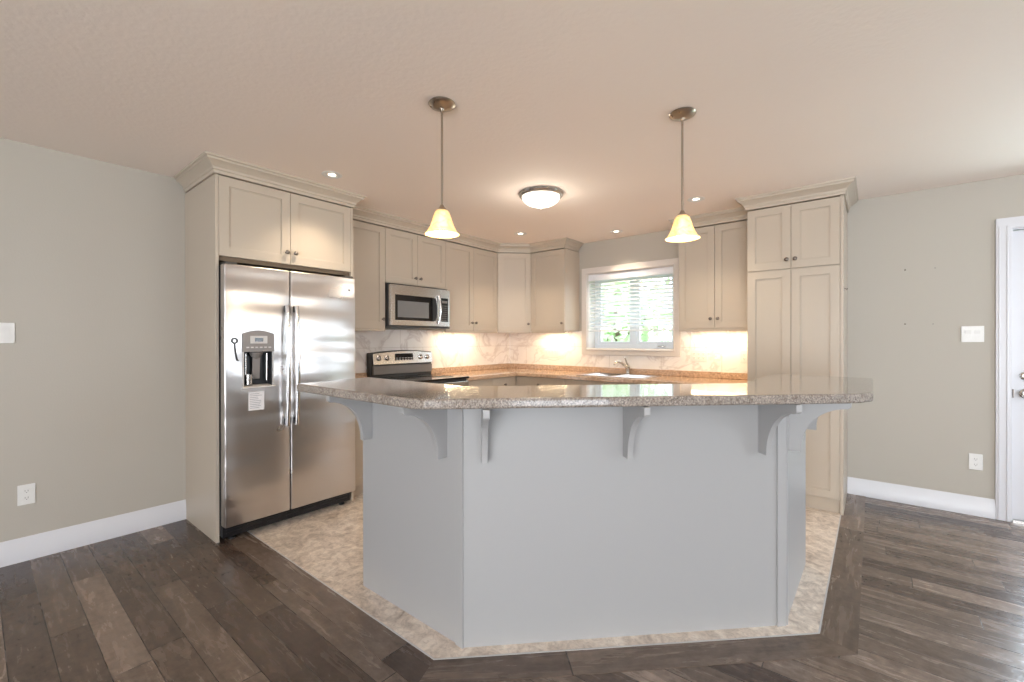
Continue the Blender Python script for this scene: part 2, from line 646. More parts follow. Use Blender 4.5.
lathe(b, [(0.0, 0), (0.030, 0), (0.030, 0.008), (0.022, 0.014), (0.014, 0.016), (0.0, 0.016)], DX0 + 0.072, 0.035, 1.03, 24, RY90)
bx(b, DX0 + 0.066, DX0 + 0.078, 0.008, 0.02, 1.015, 1.045)
obj('deadbolt', b, M['steel_small'], d, smooth=0.7)
b = nb()
lathe(b, [(0.0, 0), (0.032, 0), (0.032, 0.008), (0.014, 0.014), (0.012, 0.035), (0.024, 0.042), (0.030, 0.055), (0.026, 0.068), (0.0, 0.074)], DX0 + 0.072, 0.035, 0.905, 24, RY90)
obj('door_knob', b, M['steel_small'], d, smooth=0.7)
b = nb(); bx(b, DX0 - 0.003, DX0 + 0.012, 0.0, 0.03, 0.875, 0.935)
obj('strike_plate', b, M['knob'], d)
b = nb(); bx(b, DX0, DX1, 0.0, 0.24, 0.0, 0.012)
obj('threshold', b, M['steel_small'], d)

# ---- kitchen window
w = sroot('window_1')
CW = 0.072
b = nb()
grid_solid(b, [WX0 - CW, WX0, WX1, WX1 + CW], [WZ0 - CW, WZ0, WZ1, WZ1 + CW], {(1, 1)}, -0.020, 0.0, 'y')
grid_solid(b, [WX0 - 0.018, WX0 - 0.004, WX1 + 0.004, WX1 + 0.018], [WZ0 - 0.018, WZ0 - 0.004, WZ1 + 0.004, WZ1 + 0.018], {(1, 1)}, -0.026, -0.019, 'y')
obj('casing', b, M['window_trim'], w, bevel=0.003)
b = nb()
grid_solid(b, [WX0, WX0 + 0.006, WX1 - 0.006, WX1], [WZ0, WZ0 + 0.006, WZ1 - 0.006, WZ1], {(1, 1)}, 0.0, 0.24, 'y')
obj('jamb', b, M['window_trim'], w)
b = nb()
a0, a1 = WX0 + 0.006, WX1 - 0.006
c0, c1 = WZ0 + 0.006, WZ1 - 0.006
mx_ = (a0 + a1) / 2
grid_solid(b, [a0, a0 + 0.045, mx_ - 0.03, mx_ + 0.03, a1 - 0.045, a1], [c0, c0 + 0.045, c1 - 0.045, c1], {(1, 1), (3, 1)}, 0.165, 0.225, 'y')
obj('window_frame', b, M['vinyl'], w, bevel=0.003)
for xa, xb in ((a0 + 0.045, mx_ - 0.03), (mx_ + 0.03, a1 - 0.045)):
    b = nb()
    grid_solid(b, [xa, xa + 0.032, xb - 0.032, xb], [c0 + 0.045, c0 + 0.08, c1 - 0.08, c1 - 0.045], {(1, 1)}, 0.175, 0.21, 'y')
    s = obj('sash', b, M['vinyl'], w, bevel=0.003)
    b = nb(); bx(b, xa + 0.028, xb - 0.028, 0.190, 0.196, c0 + 0.076, c1 - 0.076)
    obj('pane', b, M['glass'], s)
b = nb(); bx(b, 2.0, 2.09, 0.145, 0.17, c0 + 0.02, c0 + 0.032); bx(b, 2.05, 2.062, 0.135, 0.155, c0 + 0.015, c0 + 0.035)
obj('crank', b, M['steel_small'], w, bevel=0.002)

# blind
bl = thing('window_blind', 'white horizontal slat blind lowered over most of the kitchen window', 'blind', (1.7225, 0.034, 2.055))
box('headrail', M['slat'], bl, -0.498, 0.498, -0.026, 0.024, -0.052, -0.002, bevel=0.003)
box('valance', M['slat'], bl, -0.500, 0.500, -0.034, -0.026, -0.075, -0.002, bevel=0.002)
b = nb()
z = -0.10
while z > -0.65:
    for k in range(1):
        dz = 0.013
        v = [b.verts.new(p) for p in ((-0.492, -0.023, z - dz), (0.492, -0.023, z - dz), (0.492, 0.0, z + 0.003), (-0.492, 0.0, z + 0.003), (0.492, 0.023, z + dz), (-0.492, 0.023, z + dz))]
        v2 = [b.verts.new((q.co.x, q.co.y, q.co.z + 0.0025)) for q in v]
        for s_ in (v, v2):
            b.faces.new((s_[0], s_[1], s_[2], s_[3])); b.faces.new((s_[3], s_[2], s_[4], s_[5]))
        for i, j in ((0, 1), (1, 2), (2, 4), (4, 5), (5, 3), (3, 0)):
            b.faces.new((v[i], v[j], v2[j], v2[i]))
    z -= 0.0425
obj('slats', b, M['slat'], bl)
box('bottom_rail', M['slat'], bl, -0.494, 0.494, -0.024, 0.024, -0.672, -0.654, bevel=0.003)
for x in (-0.36, 0.12, 0.36):
    for y in (-0.0245, 0.0245):
        b = nb(); tube(b, [(x, y, -0.05), (x, y, -0.66)], 0.0012, 5)
        obj('ladder_cord', b, M['slat'], bl)
b = nb(); tube(b, [(-0.40, -0.038, -0.06), (-0.40, -0.040, -0.55)], 0.004, 8)
obj('tilt_wand', b, M['slat'], bl)

# other windows of the room (behind the camera, seen in reflections)
def plain_window(name, axis, pos, u0, u1, z0, z1, mull):
    bm = nb()
    us = [u0]
    hs = set(); k = 0
    us.append(u0 + 0.05)
    for m_ in mull: us += [m_ - 0.03, m_ + 0.03]
    us += [u1 - 0.05, u1]
    for i in range(1, len(us) - 1, 2): hs.add((i, 1))
    grid_solid(bm, us, [z0, z0 + 0.05, z1 - 0.05, z1], hs, pos[0], pos[1], axis)
    grid_solid(bm, [u0 - 0.08, u0, u1, u1 + 0.08], [z0 - 0.08, z0, z1, z1 + 0.08], {(1, 1)}, pos[2], pos[3], axis)
    return struct(obj(name, bm, M['trim']))


plain_window('window_2', 'y', (RY - 0.08, RY - 0.02, RY, RY + 0.02), 3.3, 6.9, 0.2, 2.3, [4.5, 5.7])
plain_window('window_3', 'x', (RX + 0.02, RX + 0.08, RX - 0.02, RX), -2.85, -0.65, 0.7, 2.1, [-1.75])
plain_window('window_4', 'x', (RX + 0.02, RX + 0.08, RX - 0.02, RX), -7.4, -5.4, 0.1, 2.1, [-6.4])

# ------------------------------------------------------------------ backsplash
ZC = 0.908       # worktop height
def splash(bm, label, shift):
    uvl = bm.loops.layers.uv.new('UVMap')
    for f in bm.faces:
        for l in f.loops:
            c = l.vert.co
            l[uvl].uv = ((c.x if shift else c.y) + 6, c.z - 0.908)
    tag(obj('backsplash', bm, M['marble']), label, 'backsplash')


b = nb(); grid_solid(b, [-2.708, -0.0085], [0.86, 1.392], set(), 0.0003, 0.008, 'x')
splash(b, 'white marble-look tile backsplash behind the range and microwave wall', 0)
b = nb(); grid_solid(b, [0.0003, WX0 - CW - 0.001, WX1 + CW + 0.001, 3.042], [0.86, WZ0 - CW - 0.001, 1.392], {(1, 1)}, -0.0003, -0.008, 'y')
splash(b, 'white marble-look tile backsplash around the foot of the window and beside the pantry', 1)


# ------------------------------------------------------------------ cabinet kit (front faces local -y, width along local x)
KN = Matrix.Rotation(PI / 2, 3, 'X')


def knob(parent, x, y, z):
    b = nb()
    lathe(b, [(0.0, 0), (0.008, 0), (0.006, 0.006), (0.006, 0.014), (0.014, 0.019), (0.0155, 0.024), (0.012, 0.029), (0, 0.031)], 0, 0, 0, 20, KN)
    return obj('knob', b, M['knob'], parent, smooth=0.8, loc=(x, y, z))


def shaker(name, parent, x0, x1, z0, z1, yf, rail=0.058, kn=None, th=0.020, m=None):
    """door whose outer face lies at y = yf"""
    b = nb()
    dep = 0.009
    grid_solid(b, [x0, x0 + rail, x1 - rail, x1], [z0, z0 + rail, z1 - rail, z1], {(1, 1)}, yf, yf + dep, 'y')
    bx(b, x0, x1, yf + dep, yf + th, z0, z1)
    # small inner step around the flat panel
    i = 0.007
    grid_solid(b, [x0 + rail, x0 + rail + i, x1 - rail - i, x1 - rail], [z0 + rail, z0 + rail + i, z1 - rail - i, z1 - rail], {(1, 1)}, yf + 0.005, yf + dep, 'y')
    o = obj(name, b, m or M['cabinet'], parent, bevel=0.0012)
    if kn: knob(o, kn[0], yf, kn[1])
    return o


UD = 0.329
ZB, ZT = 1.390, 2.341


def wall_cab(label, x0, x1, loc, rotz, doors, zb=ZB, rail_lip=True, depth=UD, open_gap=0.0):
    t = thing('wall_cabinet', label, 'cabinet', loc, rotz, 'wall cabinets')
    w_ = x1 - x0
    box('cabinet_body', M['cabinet'], t, 0, w_, -depth + 0.021, -0.001, zb + 0.004, ZT, bevel=0.001)
    n = len(doors)
    e = 0.0016
    for i, kx in enumerate(doors):
        a = i * w_ / n + e; c = (i + 1) * w_ / n - e
        kp = {'l': a + 0.030, 'r': c - 0.030}[kx]
        shaker('door', t, a, c, zb + 0.002, ZT - 0.006, -depth, kn=(kp, zb + 0.090 if zb == ZB else zb + 0.072))
    if rail_lip:
        box('light_rail', M['cabinet'], t, 0.0, w_, -depth + 0.004, -depth + 0.024, zb - 0.021, zb + 0.001, bevel=0.003)
    return t


A90 = PI / 2
wall_cab('narrow cream wall cabinet between the refrigerator cabinet and the microwave', -2.708, -2.205, (0, -2.708, 0), A90, ['r'])
wall_cab('short cream two-door wall cabinet directly above the microwave', -2.205, -1.455, (0, -2.205, 0), A90, ['r', 'l'], zb=1.824, rail_lip=False)
wall_cab('cream two-door wall cabinet between the microwave and the corner cabinet', -1.455, -0.616, (0, -1.455, 0), A90, ['r', 'l'])
wall_cab('single-door cream wall cabinet between the corner cabinet and the window', 0.616, 1.099, (0.616, 0, 0), 0, ['r'])
wall_cab('cream two-door wall cabinet between the window and the tall pantry', 2.392, 3.042, (2.392, 0, 0), 0, ['r', 'l'])
# finished end panel beside the window, running a little lower than the doors
# corner cabinet
t = thing('corner_cabinet', 'diagonal cream corner wall cabinet where the two kitchen walls meet', 'cabinet', (0, 0, 0), 0, 'wall cabinets')
b = nb()
k_ = 0.015
prism(b, [(0.001, -0.001), (0.001, -0.615), (UD - k_ - 0.006, -0.615), (0.615, -(UD - k_ - 0.006)), (0.615, -0.001)], ZB + 0.004, ZT)
obj('cabinet_body', b, M['cabinet'], t)
L = (0.616 - UD) * math.sqrt(2)
dd = shaker('door', t, 0.004, L - 0.004, ZB + 0.002, ZT - 0.006, -0.0, kn=(L - 0.034, ZB + 0.090))
dd.location = (UD, -0.616, 0); dd.rotation_euler = (0, 0, PI / 4)
dd.location = Vector((UD, -0.616, 0))
b = nb(); bx(b, 0.002, L - 0.002, 0.004, 0.022, ZB - 0.021, ZB + 0.001)
lr = obj('light_rail', b, M['cabinet'], t, bevel=0.003)
lr.location = Vector((UD, -0.616, 0)); lr.rotation_euler = (0, 0, PI / 4)

# crown mouldings
CR = [(0.0, ZT + 0.003), (0.010, ZT + 0.003), (0.012, ZT + 0.022), (0.018, ZT + 0.026), (0.020, ZT + 0.040), (0.030, ZT + 0.050),
      (0.048, ZT + 0.066), (0.060, ZT + 0.072), (0.062, ZT + 0.084), (0.072, ZT + 0.088), (0.074, H - 0.0005), (-0.03, H - 0.0005), (-0.03, ZT + 0.003)]


def crown(path, label):
    b = nb(); sweep(b, path, CR, 1)
    o = obj('crown_moulding', b, M['cabinet'], smooth=0.5)
    return tag(o, label, 'moulding', 'crown mouldings on the cabinet tops')


# ------------------------------------------------------------------ refrigerator surround
FD = 0.6224
YF, YF2 = -3.667, -2.710
crown([(0.03, YF), (FD, YF), (FD, YF2), (UD + 0.075, YF2)], 'stepped cream crown moulding wrapping the top of the refrigerator cabinet')
crown([(UD, YF2 + 0.001), (UD, -0.616), (0.616, -UD), (1.099, -UD), (1.099, -0.03)], 'long cream crown moulding over the wall cabinets around the corner')
crown([(2.392, -0.03), (2.392, -UD), (3.041, -UD)], 'short cream crown moulding over the cabinet right of the window')
crown([(3.0425, -UD - 0.075), (3.0425, -0.6186), (3.6766, -0.6186), (3.6766, -0.03)], 'cream crown moulding wrapping the top of the tall pantry')

t = thing('refrigerator_cabinet', 'cream two-door cabinet over the refrigerator with full-height side panels', 'cabinet', (0, YF, 0), A90)
W = YF2 - YF
box('side_panel', M['cabinet'], t, 0, 0.019, -FD, -0.001, 0, ZT, bevel=0.001)
box('side_panel', M['cabinet'], t, W - 0.019, W - 0.0005, -FD + 0.0, -0.001, 0, ZT, bevel=0.001)
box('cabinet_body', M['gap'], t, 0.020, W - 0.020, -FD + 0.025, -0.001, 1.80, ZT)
mid = W / 2 - 0.012
shaker('door', t, 0.021, mid - 0.0015, 1.828, ZT - 0.004, -FD, kn=(mid - 0.030, 1.908))
shaker('door', t, mid + 0.0015, W - 0.021, 1.828, ZT - 0.004, -FD, kn=(mid + 0.030, 1.908))

# ------------------------------------------------------------------ refrigerator
f = thing('refrigerator', 'stainless steel side-by-side refrigerator with ice and water dispenser', 'refrigerator', (0, -3.645, 0), A90)
FW = 0.905
SP = 0.405
FX = -0.705        # outer door face (local y)
DBK = -0.635
box('fridge_body', M['dark'], f, 0.004, FW - 0.004, DBK + 0.012, -0.03, 0.03, 1.765, bevel=0.004)
b = nb()
# grille at the foot
bx(b, 0.01, FW - 0.01, DBK + 0.0, DBK + 0.03, 0.022, 0.098)
for i in range(7):
    bx(b, 0.03 + i * 0.125, 0.12 + i * 0.125, DBK - 0.006, DBK, 0.045, 0.052)
    bx(b, 0.03 + i * 0.125, 0.12 + i * 0.125, DBK - 0.006, DBK, 0.066, 0.073)
obj('base_grille', b, M['black'], f)
for x in (0.07, FW - 0.07):
    b = nb(); lathe(b, [(0, 0), (0.022, 0), (0.022, 0.012), (0.010, 0.014), (0.010, 0.04), (0, 0.04)], x, DBK + 0.02, 0.0, 16)
    obj('levelling_foot', b, M['black'], f, smooth=0.7)
for x in (0.045, FW - 0.045):
    box('hinge_cover', M['dark'], f, x - 0.035, x + 0.035, -0.69, -0.60, 1.765, 1.785, bevel=0.006)
# dispenser opening in the freezer door
hx0, hx1, hz0, hz1 = 0.110, 0.285, 0.985, 1.215
b = nb()
grid_solid(b, [0.0, hx0, hx1, SP - 0.003], [0.105, hz0, hz1, 1.770], {(1, 1)}, FX, DBK, 'y')
fd = obj('freezer_door', b, M['steel'], f, bevel=0.010, seg=4)
for p in fd.data.polygons: p.use_smooth = True
b = nb(); grid_solid(b, [hx0 - 0.008, hx0, hx1, hx1 + 0.008], [hz0 - 0.006, hz0, hz1], {(1, 1)}, FX - 0.006, FX + 0.05, 'y')
obj('dispenser_surround', b, M['lightgrey'], fd, bevel=0.002)
b = nb()
bx(b, hx0 + 0.0005, hx1 - 0.0005, DBK - 0.004, DBK, hz0 + 0.0005, hz1 - 0.0005)
bx(b, hx0 + 0.0005, hx0 + 0.006, FX + 0.004, DBK, hz0 + 0.0005, hz1 - 0.0005)
bx(b, hx1 - 0.006, hx1 - 0.0005, FX + 0.004, DBK, hz0 + 0.0005, hz1 - 0.0005)
obj('dispenser_recess', b, M['black'], fd)
# arched control head above the opening
b = nb()
pts = [(hx0 - 0.010, hz1 - 0.004), (hx1 + 0.010, hz1 - 0.004), (hx1 + 0.010, 1.330)]
for k in range(9):
    a = k / 8
    pts.append((hx1 + 0.010 - a * (hx1 - hx0 + 0.02), 1.330 + 0.022 * math.sin(PI * a)))
pts.append((hx0 - 0.010, 1.330))
pp = [pts[0]]
for q in pts[1:]:
    if (Vector(q) - Vector(pp[-1])).length > 1e-4: pp.append(q)
prism(b, pp, FX - 0.010, FX + 0.002, 'y')
obj('dispenser_head', b, M['grey'], fd, bevel=0.003)
b = nb(); bx(b, hx0 + 0.035, hx1 - 0.035, FX - 0.012, FX - 0.009, 1.265, 1.315)
obj('control_panel', b, M['lightgrey'], fd, bevel=0.001)
b = nb(); bx(b, hx0 + 0.063, hx1 - 0.062, FX - 0.0135, FX - 0.011, 1.278, 1.303)
obj('display', b, M['black_glass'], fd)
b = nb()
for i in range(6):
    bx(b, hx0 + 0.012 + i * 0.027, hx0 + 0.028 + i * 0.027, FX - 0.0125, FX - 0.009, 1.236, 1.244)
obj('buttons', b, M['lightgrey'], fd)
b = nb(); lathe(b, [(0, 0), (0.028, 0), (0.040, -0.012), (0.030, -0.035), (0.012, -0.05), (0, -0.05)], (hx0 + hx1) / 2, FX + 0.036, hz1, 20)
obj('nozzle', b, M['grey'], fd, smooth=0.6)
b = nb()
prism(b, [(FX + 0.030, 1.175), (FX + 0.040, 1.175), (FX + 0.052, 1.03), (FX + 0.042, 1.03)], 0.175, 0.222, 'x')
obj('paddle', b, M['grey'], fd, bevel=0.003)
for x in (0.132, 0.262):
    b = nb(); tube(b, [(x, FX + 0.03, 1.20), (x, FX + 0.032, 1.02)], 0.0065, 10)
    obj('dispenser_rod', b, M['steel_small'], fd, smooth=1.0)
b = nb(); lathe(b, [(0, 0), (0.024, 0), (0.027, 0.065), (0.023, 0.065), (0.021, 0.008), (0, 0.008)], 0.150, FX + 0.034, hz0 + 0.012, 20)
obj('cup_cradle', b, M['steel_small'], fd, smooth=0.6)
b = nb()
prism(b, [(FX - 0.022, hz0 - 0.012), (FX + 0.002, hz0 - 0.014), (FX + 0.060, hz0 - 0.002 + 0.004), (FX + 0.060, hz0 + 0.008), (FX - 0.022, hz0 - 0.001)], hx0 - 0.012, hx1 + 0.012, 'x')
obj('drip_tray', b, M['lightgrey'], fd, bevel=0.002)
b = nb(); bx(b, SP + 0.003, FW, FX, DBK, 0.105, 1.770)
rd = obj('refrigerator_door', b, M['steel'], f, bevel=0.010, seg=4)
for p in rd.data.polygons: p.use_smooth = True
b = nb(); lathe(b, [(0, 0), (0.011, 0), (0.010, 0.002), (0, 0.002)], FW - 0.055, FX, 1.672, 20, KN)
obj('round_badge', b, M['chrome'], rd)


def handle(parent, x):
    b = nb()
    pts = []; rs = []
    for k in range(17):
        a = k / 16
        bow = math.sin(PI * a)
        pts.append((x, FX - 0.030 - 0.020 * bow ** 0.7, 0.700 + a * 0.825)); rs.append(0.0125)
    tube(b, pts, rs, 14, rx=1.25)
    o = obj('handle', b, M['chrome'], parent, smooth=1.0)
    for z in (0.705, 1.480):
        box('handle_mount', M['dark'], parent, x - 0.012, x + 0.012, FX - 0.038, FX + 0.001, z, z + 0.045, bevel=0.004)


handle(fd, SP - 0.033)
handle(rd, SP + 0.030)

# things on the refrigerator door
b = nb(); bx(b, 0.7056, 0.7064, -3.508, -3.412, 0.828, 0.950)
n_ = obj('note', b, M['paper'])
tag(n_, 'small white printed paper note stuck below the refrigerator dispenser', 'note')
b = nb()
random.seed(3)
for i in range(9):
    zz = 0.842 + i * 0.0115
    bx(b, 0.7064, 0.7067, -3.500, -3.440 + random.uniform(-0.01, 0.02), zz, zz + 0.003)
obj('printed_lines', b, M['ink'], n_)
o = thing('bottle_opener', 'slim dark metal bottle opener hanging left of the refrigerator dispenser', 'bottle opener', (0.7075, -3.588, 1.155))
b = nb()
lathe(b, [(0.010, -0.003), (0.020, -0.003), (0.020, 0.003), (0.010, 0.003), (0.010, -0.003)], 0, 0, 0, 20, Matrix.Rotation(PI / 2, 3, 'Y'))
for v in b.verts: v.co.z += 0.128
obj('opener_head', b, M['dark'], o)
b = nb(); tube(b, [(0, 0, 0.110), (0.002, 0.004, 0.06), (0.002, 0.014, 0.004), (0.002, 0.022, 0.002)], 0.0052, 8)
obj('grip', b, M['dark'], o, smooth=1.0)

# ------------------------------------------------------------------ pantry
PX0, PX1, PD = 3.0425, 3.6766, 0.6186
t = thing('pantry_cabinet', 'tall cream four-door pantry cabinet at the right end of the kitchen', 'cabinet', (PX0, 0, 0))
W = PX1 - PX0
box('cabinet_body', M['cabinet'], t, 0.0, W - 0.019, -PD + 0.021, -0.001, 0.10, ZT, bevel=0.001)
box('side_panel', M['cabinet'], t, W - 0.019, W, -PD, -0.001, 0.0, ZT, bevel=0.001)
box('toe_kick', M['cabinet'], t, 0.0, W - 0.019, -PD + 0.03, -PD + 0.05, 0.0, 0.10)
m0 = (W - 0.019) / 2
for xa, xb, kx in ((0.003, m0 - 0.0015, m0 - 0.028), (m0 + 0.0015, W - 0.021, m0 + 0.028)):
    shaker('upper_door', t, xa, xb, 1.842, ZT - 0.006, -PD, kn=(kx, 1.91))
    shaker('lower_door', t, xa, xb, 0.108, 1.832, -PD, kn=(kx, 0.98))
b = nb()
tube(b, [(0, 0, 0), (0.014, 0, 0), (0.017, 0, -0.012), (0.022, 0, 0.004)], 0.003, 8)
bx(b, 0, 0.003, -0.007, 0.007, -0.018, 0.018)
obj('hook', b, M['knob'], t, loc=(W, -0.585, 1.66))

# ------------------------------------------------------------------ base cabinets
def base_cab(label, w_, loc, rotz, layout):
    t = thing('base_cabinet', label, 'cabinet', loc, rotz, 'base cabinets')
    D = 0.60
    top = ZC - 0.042
    if 'sink' in label and 'corner' not in label:      # open-topped below the sink bowls
        box('cabinet_body', M['cabinet'], t, 0.0005, w_ - 0.0005, -D + 0.022, -0.009, 0.10, 0.70, bevel=0.001)
        box('face_frame', M['cabinet'], t, 0.0005, w_ - 0.0005, -D + 0.022, -D + 0.04, 0.701, top)
    else:
        box('cabinet_body', M['cabinet'], t, 0.0005, w_ - 0.0005, -D + 0.022, -0.009, 0.10, top, bevel=0.001)
    box('toe_kick', M['cabinet'], t, 0.0005, w_ - 0.0005, -D + 0.075, -D + 0.09, 0, 0.10)
    n = layout
    for i in range(n):
        a = i * w_ / n + 0.0025; c = (i + 1) * w_ / n - 0.0025
        b = nb(); bx(b, a, c, -D, -D + 0.02, top - 0.165, top - 0.006)
        dr = obj('drawer', b, M['cabinet'], t, bevel=0.002)
        knob(dr, (a + c) / 2, -D, top - 0.085)
        shaker('door', t, a, c, 0.105, top - 0.170, -D, kn=((c - 0.03) if i % 2 == 0 else (a + 0.03), top - 0.25))
    return t


base_cab('narrow cream base cabinet between the refrigerator and the range', 0.50, (0, -2.709, 0), A90, 1)
base_cab('cream base cabinet between the range and the corner', 0.838, (0, -1.44, 0), A90, 2)
base_cab('cream base cabinet in the corner left of the sink cabinet', 0.662, (0.602, 0, 0), 0, 1)
base_cab('cream base cabinet below the sink', 0.93, (1.265, 0, 0), 0, 2)
base_cab('cream base cabinet left of the tall pantry', 0.84, (2.20, 0, 0), 0, 2)

# worktops
ET = ZC - 0.040
b = nb()
grid_solid(b, [0.009, 0.64], [-2.708, -2.207], set(), ET, ZC, 'z')
bx(b, 0.009, 0.03, -2.708, -2.207, ZC, ZC + 0.062)
o = obj('worktop', b, M['laminate'], bevel=0.006, seg=3)
tag(o, 'short tan speckled worktop between the refrigerator and the range', 'worktop', 'kitchen worktops')
SX0, SX1, SY0, SY1 = 1.40, 2.12, -0.53, -0.12
b = nb()
us = [0.009, 0.64, SX0, SX1, 3.041]
ws = [-1.440, -0.64, SY0, SY1, -0.009]
grid_solid(b, us, ws, {(1, 0), (2, 0), (3, 0), (2, 2)}, ET, ZC, 'z')
grid_solid(b, [0.009, 0.03, 3.041], [-1.440, -0.03, -0.009], {(1, 0)}, ZC, ZC + 0.062, 'z')
o = obj('worktop', b, M['laminate'], bevel=0.004, seg=2)
tag(o, 'long tan speckled L-shaped worktop holding the sink, with a low back lip', 'worktop', 'kitchen worktops')

# sink
t = thing('sink', 'stainless steel double-bowl drop-in sink set into the worktop under the window', 'sink', ((SX0 + SX1) / 2, (SY0 + SY1) / 2, ZC))
hw, hd = (SX1 - SX0) / 2, (SY1 - SY0) / 2
b = nb()
grid_solid(b, [-hw - 0.018, -hw + 0.02, -0.015, 0.015, hw - 0.02, hw + 0.018], [-hd - 0.018, -hd + 0.02, hd - 0.02, hd + 0.018], {(1, 1), (3, 1)}, 0.0005, 0.006, 'z')
obj('rim', b, M['steel_small'], t, bevel=0.002)
for xa, xb in ((-hw + 0.02, -0.015), (0.015, hw - 0.02)):
    b = nb()
    ya, yb, zb_ = -hd + 0.02, hd - 0.02, -0.17
    q = [(xa, ya), (xb, ya), (xb, yb), (xa, yb)]
    top_ = [b.verts.new((x, y, 0.001)) for x, y in q]
    cx_, cy_ = (xa + xb) / 2, (ya + yb) / 2
    bot = [b.verts.new((cx_ + (x - cx_) * 0.9, cy_ + (y - cy_) * 0.9, zb_)) for x, y in q]
    for i in range(4):
        b.faces.new((top_[i], top_[(i + 1) % 4], bot[(i + 1) % 4], bot[i]))
    b.faces.new(bot)
    o = obj('bowl', b, M['chrome'], t)
    s = o.modifiers.new('solid', 'SOLIDIFY'); s.thickness = 0.002
    b = nb(); lathe(b, [(0, 0.003), (0.035, 0.003), (0.04, 0), (0, 0)], cx_, cy_, zb_ + 0.002, 20)
    obj('drain', b, M['steel_small'], t)

# faucet
t = thing('faucet', 'chrome single-lever kitchen faucet behind the sink', 'faucet', (1.755, -0.072, ZC + 0.001))
b = nb(); lathe(b, [(0, 0), (0.032, 0), (0.032, 0.006), (0.023, 0.012), (0.021, 0.075), (0.023, 0.082), (0.015, 0.098), (0, 0.10)], 0, 0, 0, 24)
obj('faucet_body', b, M['steel_small'], t, smooth=0.7)
b = nb()
tube(b, [(0, -0.005, 0.055), (-0.012, -0.05, 0.095), (-0.03, -0.10, 0.128), (-0.048, -0.145, 0.142), (-0.062, -0.182, 0.132), (-0.066, -0.195, 0.110)],
     [0.015, 0.0145, 0.0135, 0.0125, 0.0125, 0.0125], 12)
obj('spout', b, M['steel_small'], t, smooth=1.2)
b = nb(); tube(b, [(0, 0, 0.095), (-0.006, -0.018, 0.125), (-0.012, -0.038, 0.165), (-0.016, -0.05, 0.185)], [0.012, 0.009, 0.008, 0.009], 10)
obj('lever', b, M['steel_small'], t, smooth=1.2)

# ------------------------------------------------------------------ range
t = thing('range', 'stainless electric range with black glass cooktop between the base cabinets', 'stove', (0, -2.205, 0), A90)
RW = 0.764
box('range_body', M['dark'], t, 0.002, RW - 0.002, -0.625, -0.02, 0.03, 0.900, bevel=0.003)
box('cooktop', M['black_glass'], t, 0.0, RW, -0.668, -0.07, 0.900, 0.918, bevel=0.004)
for (x, y, r) in ((0.20, -0.22, 0.085), (0.56, -0.22, 0.075), (0.20, -0.50, 0.075), (0.56, -0.50, 0.105)):
    b = nb(); lathe(b, [(0, 0.9178), (r, 0.9178), (r, 0.9186), (r - 0.003, 0.9186), (r - 0.003, 0.9183), (0, 0.9183)], x, y, 0, 40)
    obj('burner', b, M['dark'], t)
# back guard with an arched top
def arch(x0, x1, z0, ze, zc, n=14):
    return [(x0, z0), (x1, z0)] + [(x1 + (x0 - x1) * k / n, ze + (zc - ze) * math.sin(PI * k / n)) for k in range(n + 1)]
b = nb(); prism(b, arch(0.0, RW, 0.90, 1.160, 1.182), -0.078, -0.022, 'y')
bg = obj('back_guard', b, M['dark'], t, bevel=0.004)
b = nb()
poly = arch(0.022, RW - 0.004, 1.045, 1.152, 1.174)
lo = [b.verts.new((x, -0.104 + (z - 1.045) * 0.10, z)) for x, z in poly]
hi = [b.verts.new((x, -0.076, z)) for x, z in poly]
n = len(poly)
b.faces.new(lo); b.faces.new(hi[::-1])
for i in range(n): b.faces.new((lo[i], hi[i], hi[(i + 1) % n], lo[(i + 1) % n]))
obj('control_panel', b, M['steel_small'], t, bevel=0.002)
b = nb(); bx(b, 0.022, RW - 0.006, -0.100, -0.078, 0.945, 1.030)
obj('vent_panel', b, M['grey'], t, bevel=0.006)
def ctl(x0, x1, z0, z1, e=0.002):
    b = nb()
    v = [b.verts.new((x, -0.104 + (z - 1.045) * 0.10 - e * k, z)) for k in (0, 1) for x, z in ((x0, z0), (x1, z0), (x1, z1), (x0, z1))]
    b.faces.new(v[4:8]); b.faces.new(v[0:4])
    for i in range(4): b.faces.new((v[i], v[(i + 1) % 4], v[4 + (i + 1) % 4], v[4 + i]))
    return b
obj('display', ctl(0.275, 0.500, 1.080, 1.148), M['black_glass'], t)
b = nb()
for i in range(6):
    for j in range(2):
        xx = 0.285 + i * 0.036; zz = 1.084 + j * 0.016
        bx(b, xx, xx + 0.022, -0.1045, -0.1005, zz, zz + 0.006)
obj('buttons', b, M['lightgrey'], t)
for x in (0.085, 0.180, 0.600, 0.690):
    b = nb(); lathe(b, [(0.0, 0), (0.027, 0), (0.027, 0.003), (0.020, 0.006), (0.018, 0.024), (0.0, 0.026)], 0, 0, 0, 24, KN)
    o = obj('control_knob', b, M['chrome'], t, smooth=0.6, loc=(x, -0.098, 1.108))
    b = nb(); bx(b, -0.003, 0.003, -0.0275, -0.024, -0.018, 0.018)
    obj('pointer', b, M['black'], o)
b = nb(); bx(b, 0.004, RW - 0.004, -0.662, -0.628, 0.235, 0.875)
od = obj('oven_door', b, M['steel_small'], t, bevel=0.006)
b = nb(); bx(b, 0.12, RW - 0.12, -0.664, -0.661, 0.36, 0.70)
obj('oven_window', b, M['black_glass'], od)
b = nb(); tube(b, [(0.06, -0.715, 0.80), (RW - 0.06, -0.715, 0.80)], 0.012, 12)
for x in (0.08, RW - 0.08): bx(b, x - 0.012, x + 0.012, -0.715, -0.660, 0.792, 0.808)
obj('oven_handle', b, M['chrome'], od, smooth=0.8)
box('storage_drawer', M['steel_small'], t, 0.004, RW - 0.004, -0.660, -0.628, 0.05, 0.225, bevel=0.006)

